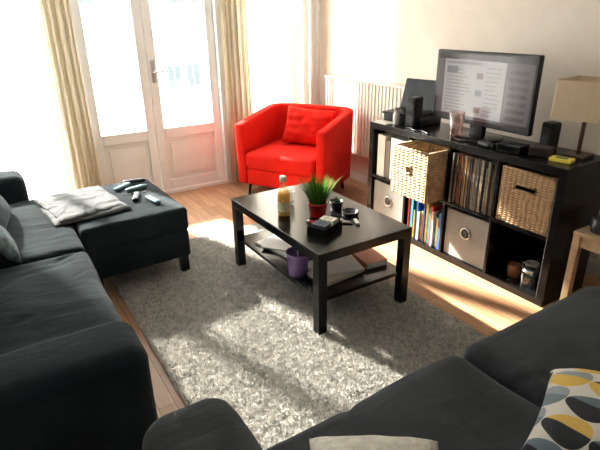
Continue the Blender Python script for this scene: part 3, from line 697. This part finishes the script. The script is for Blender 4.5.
def blanket_mesh(name, w, h, t, seed, n=64):
    bm = bmesh.new(); g = {}
    for s in (1, 0):
        for i in range(n+1):
            for j in range(n+1):
                u = -1+2*i/n; v = -1+2*j/n
                if s == 0 and (i in (0, n) or j in (0, n)): g[s, i, j] = g[1, i, j]; continue
                e = min(1, (1-max(abs(u), abs(v)))*9)**.5
                P = Vector((u*1.6+seed, v*1.6, 0))
                rp = 1-abs(noise.noise(P*1.1+Vector((noise.noise(P)*.8, 0, 0))))*2
                zz = t*(.6+.3*max(0, rp)**2+.1*noise.noise(P*3))*e
                x = u*w/2*(1+.04*noise.noise(Vector((v*2, seed, 1))))+.005*noise.noise(P*2.5); y = v*h/2*(1+.04*noise.noise(Vector((u*2, seed, 5))))
                g[s, i, j] = bm.verts.new((x, y, max(.001, zz) if s else 0))
    for s in (1, 0):
        for i in range(n):
            for j in range(n):
                q = [g[s, i, j], g[s, i+1, j], g[s, i+1, j+1], g[s, i, j+1]]
                bm.faces.new(q if s else q[::-1])
    return bm_mesh(bm, name)
bl = thing('blanket', 'silver grey folded knitted blanket on the ottoman', 'blanket', (.385, 3.12, .448), radians(6))
obj('blanket_fold', blanket_mesh('blanket', .42, .56, .030, 2.3), M_bl, bl)
obj('blanket_top_fold', blanket_mesh('blanket', .37, .46, .028, 7.7), M_bl, bl, loc=(-.01, -.03, .018), rot=(0, 0, .08))
M_wp = MATS['white_plastic']
def remote(x, y, rz, lab, mb):
    g = thing('remote_control', lab, 'remote control', (x, y, .447), rz, 'remote controls on the ottoman')
    cushion('remote_body', (.036, .15, .024), mb, g, r=.011, n=6)
    lathe('button', [(0, .024), (.008, .024), (.008, .027), (0, .027)], mat('button_blue', (.25, .4, .5), .4), g, loc=(0, .03, -.001), seg=12)
    lathe('button', [(0, .024), (.006, .024), (.006, .027), (0, .027)], MATS['cap_grey'], g, loc=(0, -.02, -.001), seg=12)
M_bw2 = mat('blue_grey_plastic', (.13, .22, .25), .4)
remote(.68, 3.30, radians(-50), 'grey-teal remote control lying on the ottoman', M_bw2)
remote(.75, 3.22, radians(-75), 'grey-teal remote control lying on the ottoman', M_bw2)
remote(.78, 3.38, radians(-100), 'black remote control lying on the ottoman', M_bp)
remote(.70, 3.05, radians(-20), 'black remote control lying on the ottoman', M_bp)
remote(.77, 2.93, radians(10), 'grey-teal remote control lying on the ottoman', M_bw2)
tube('wrist_strap', [(.64+.02*k+.02*sin(k*1.3), 3.14+.02*cos(k*1.7), .4495) for k in range(9)], .003, M_bp, label='thin black wrist strap lying on the ottoman', cat='strap')

# ================================================================ NEAR SOFA
M_s2 = mat('grey_fabric', (.044, .051, .057), .9, var=.25, vscale=5, bump=.2, bscale=260, sheen=.10, spec=.12, wrinkle=.18)
s2 = thing('sofa', 'dark grey fabric sofa with two seat cushions', 'sofa', (0, 0, 0))
cushion('frame', (2.0, .86, .24), M_s2, s2, r=.02, n=6, loc=(1.20, .44, .05))
cushion('seat_cushion', (.80, .70, .17), M_s2, s2, r=.06, crown=.02, wr=.018, ws=4, n=50, seed=11, loc=(.79, .565, .28))
cushion('seat_cushion', (.80, .70, .17), M_s2, s2, r=.06, crown=.03, wr=.018, ws=4, n=50, seed=12, loc=(1.595, .57, .285))
cushion('armrest', (.24, .99, .60), M_s2, s2, r=.075, n=30, wr=.010, loc=(.258, .495, .03))
cushion('armrest', (.24, .95, .50), M_s2, s2, r=.09, n=12, wr=.004, loc=(2.125, .40, .03))
cushion('backrest', (2.0, .20, .66), M_s2, s2, r=.07, n=14, loc=(1.20, .08, .05))
for x in (.3, 2.1):
    for y in (.1, .8): box('leg', (x-.025, x+.025, y-.025, y+.025, 0, .05), M_blk, s2)
obj('throw_pillow', pillow_mesh('pillow', .42, .42, .15, 8), oval_mat(), loc=(1.165, .375, .540), rot=(radians(-14), radians(0), radians(22)), label='pale grey cushion with yellow, grey and black drop print', cat='pillow')
M_tx = mat('cream_knit', (.62, .60, .54), .9, var=.15, vscale=40, bump=.8, bscale=150)
obj('throw_pillow', pillow_mesh('pillow', .30, .32, .15, 9), M_tx, loc=(.515, .535, .563), rot=(radians(2), 0, radians(-35)), label='cream textured knitted cushion on the grey sofa', cat='pillow')

# ================================================================ SIDE TABLE
M_lw = mat('light_pine', (.44, .32, .20), .5, var=.2, vscale=14)
sd = thing('side_table', 'light wooden side table beside the shelf', 'side table', (2.53, 1.00, 0))
box('table_top', (-.2, .2, -.2, .2, .47, .49), M_lw, sd, bevel=.004)
box('apron', [(-.175, .175, -.185, -.165, .41, .47), (-.175, .175, .165, .185, .41, .47), (-.185, -.165, -.175, .175, .41, .47), (.165, .185, -.175, .175, .41, .47)], M_lw, sd, bevel=.002)
for sx in (-1, 1):
    for sy in (-1, 1): box('leg', (sx*.18-.018, sx*.18+.018, sy*.18-.018, sy*.18+.018, 0, .47), M_lw, sd, bevel=.003)
cup = thing('mug', 'dark mug standing on the side table', 'mug', (2.41, 1.12, .49))
lathe('mug_body', [(0, 0), (.034, 0), (.038, .004), (.038, .075), (.035, .075), (.035, .008), (0, .008)], mat('dark_ceramic', (.03, .03, .035), .25), cup)
tube('mug_handle', [(0, .036, .06), (0, .058, .055), (0, .06, .03), (0, .036, .018)], .005, MATS['dark_ceramic'], cup)
box('notebook', (-.07, .07, -.10, .10, 0, .014), mat('dark_cover', (.02, .022, .025), .4), bevel=.002, loc=(2.44, .95, .49), rot=(0, 0, .1), label='black notebook lying on the side table', cat='notebook')

# ================================================================ LIGHT
sd_ = Vector((.31, -1, -.68)).normalized()
L = bpy.data.lights.new('sun', 'SUN'); L.energy = 32; L.angle = radians(2.2); L.color = (1, .955, .87)
lo = bpy.data.objects.new('sun', L); lo.rotation_euler = sd_.to_track_quat('-Z', 'Y').to_euler(); lo.location = (-3, 12, 9); link(lo)
for n, (x0, x1, z0, z1) in enumerate([(-.6, .5, ZB1, ZT), (.72, 1.86, .55, ZT), (2.08, 2.74, .62, ZT)]):
    P = bpy.data.lights.new('portal', 'AREA'); P.shape = 'RECTANGLE'; P.size = x1-x0; P.size_y = z1-z0
    try: P.cycles.is_portal = True
    except Exception: pass
    po = bpy.data.objects.new('portal', P); po.location = ((x0+x1)/2, YB+.25, (z0+z1)/2); po.rotation_euler = (radians(-90), 0, 0); link(po)
wd = bpy.data.worlds.new('world'); scene.world = wd; wd.use_nodes = True
bg = wd.node_tree.nodes['Background']; bg.inputs['Color'].default_value = (.98, .985, .985, 1); bg.inputs['Strength'].default_value = 8.5

# ================================================================ CAMERA
f, pit, roll, yaw, h = 501.3, radians(22.69), radians(.92), radians(31.95), 1.485
F = Vector((sin(yaw)*cos(pit), cos(yaw)*cos(pit), -sin(pit))); R = Vector((cos(yaw), -sin(yaw), 0)); D = F.cross(R)
Ri = R*cos(roll)+D*sin(roll); Di = D*cos(roll)-R*sin(roll)
cd = bpy.data.cameras.new('camera'); co = bpy.data.objects.new('camera', cd); link(co)
cd.sensor_width = 36; cd.lens = f/600*36; cd.clip_start = .02
M = Matrix((( Ri.x, -Di.x, -F.x, 0), (Ri.y, -Di.y, -F.y, 0), (Ri.z, -Di.z, -F.z, h), (0, 0, 0, 1)))
co.matrix_world = M
scene.camera = co
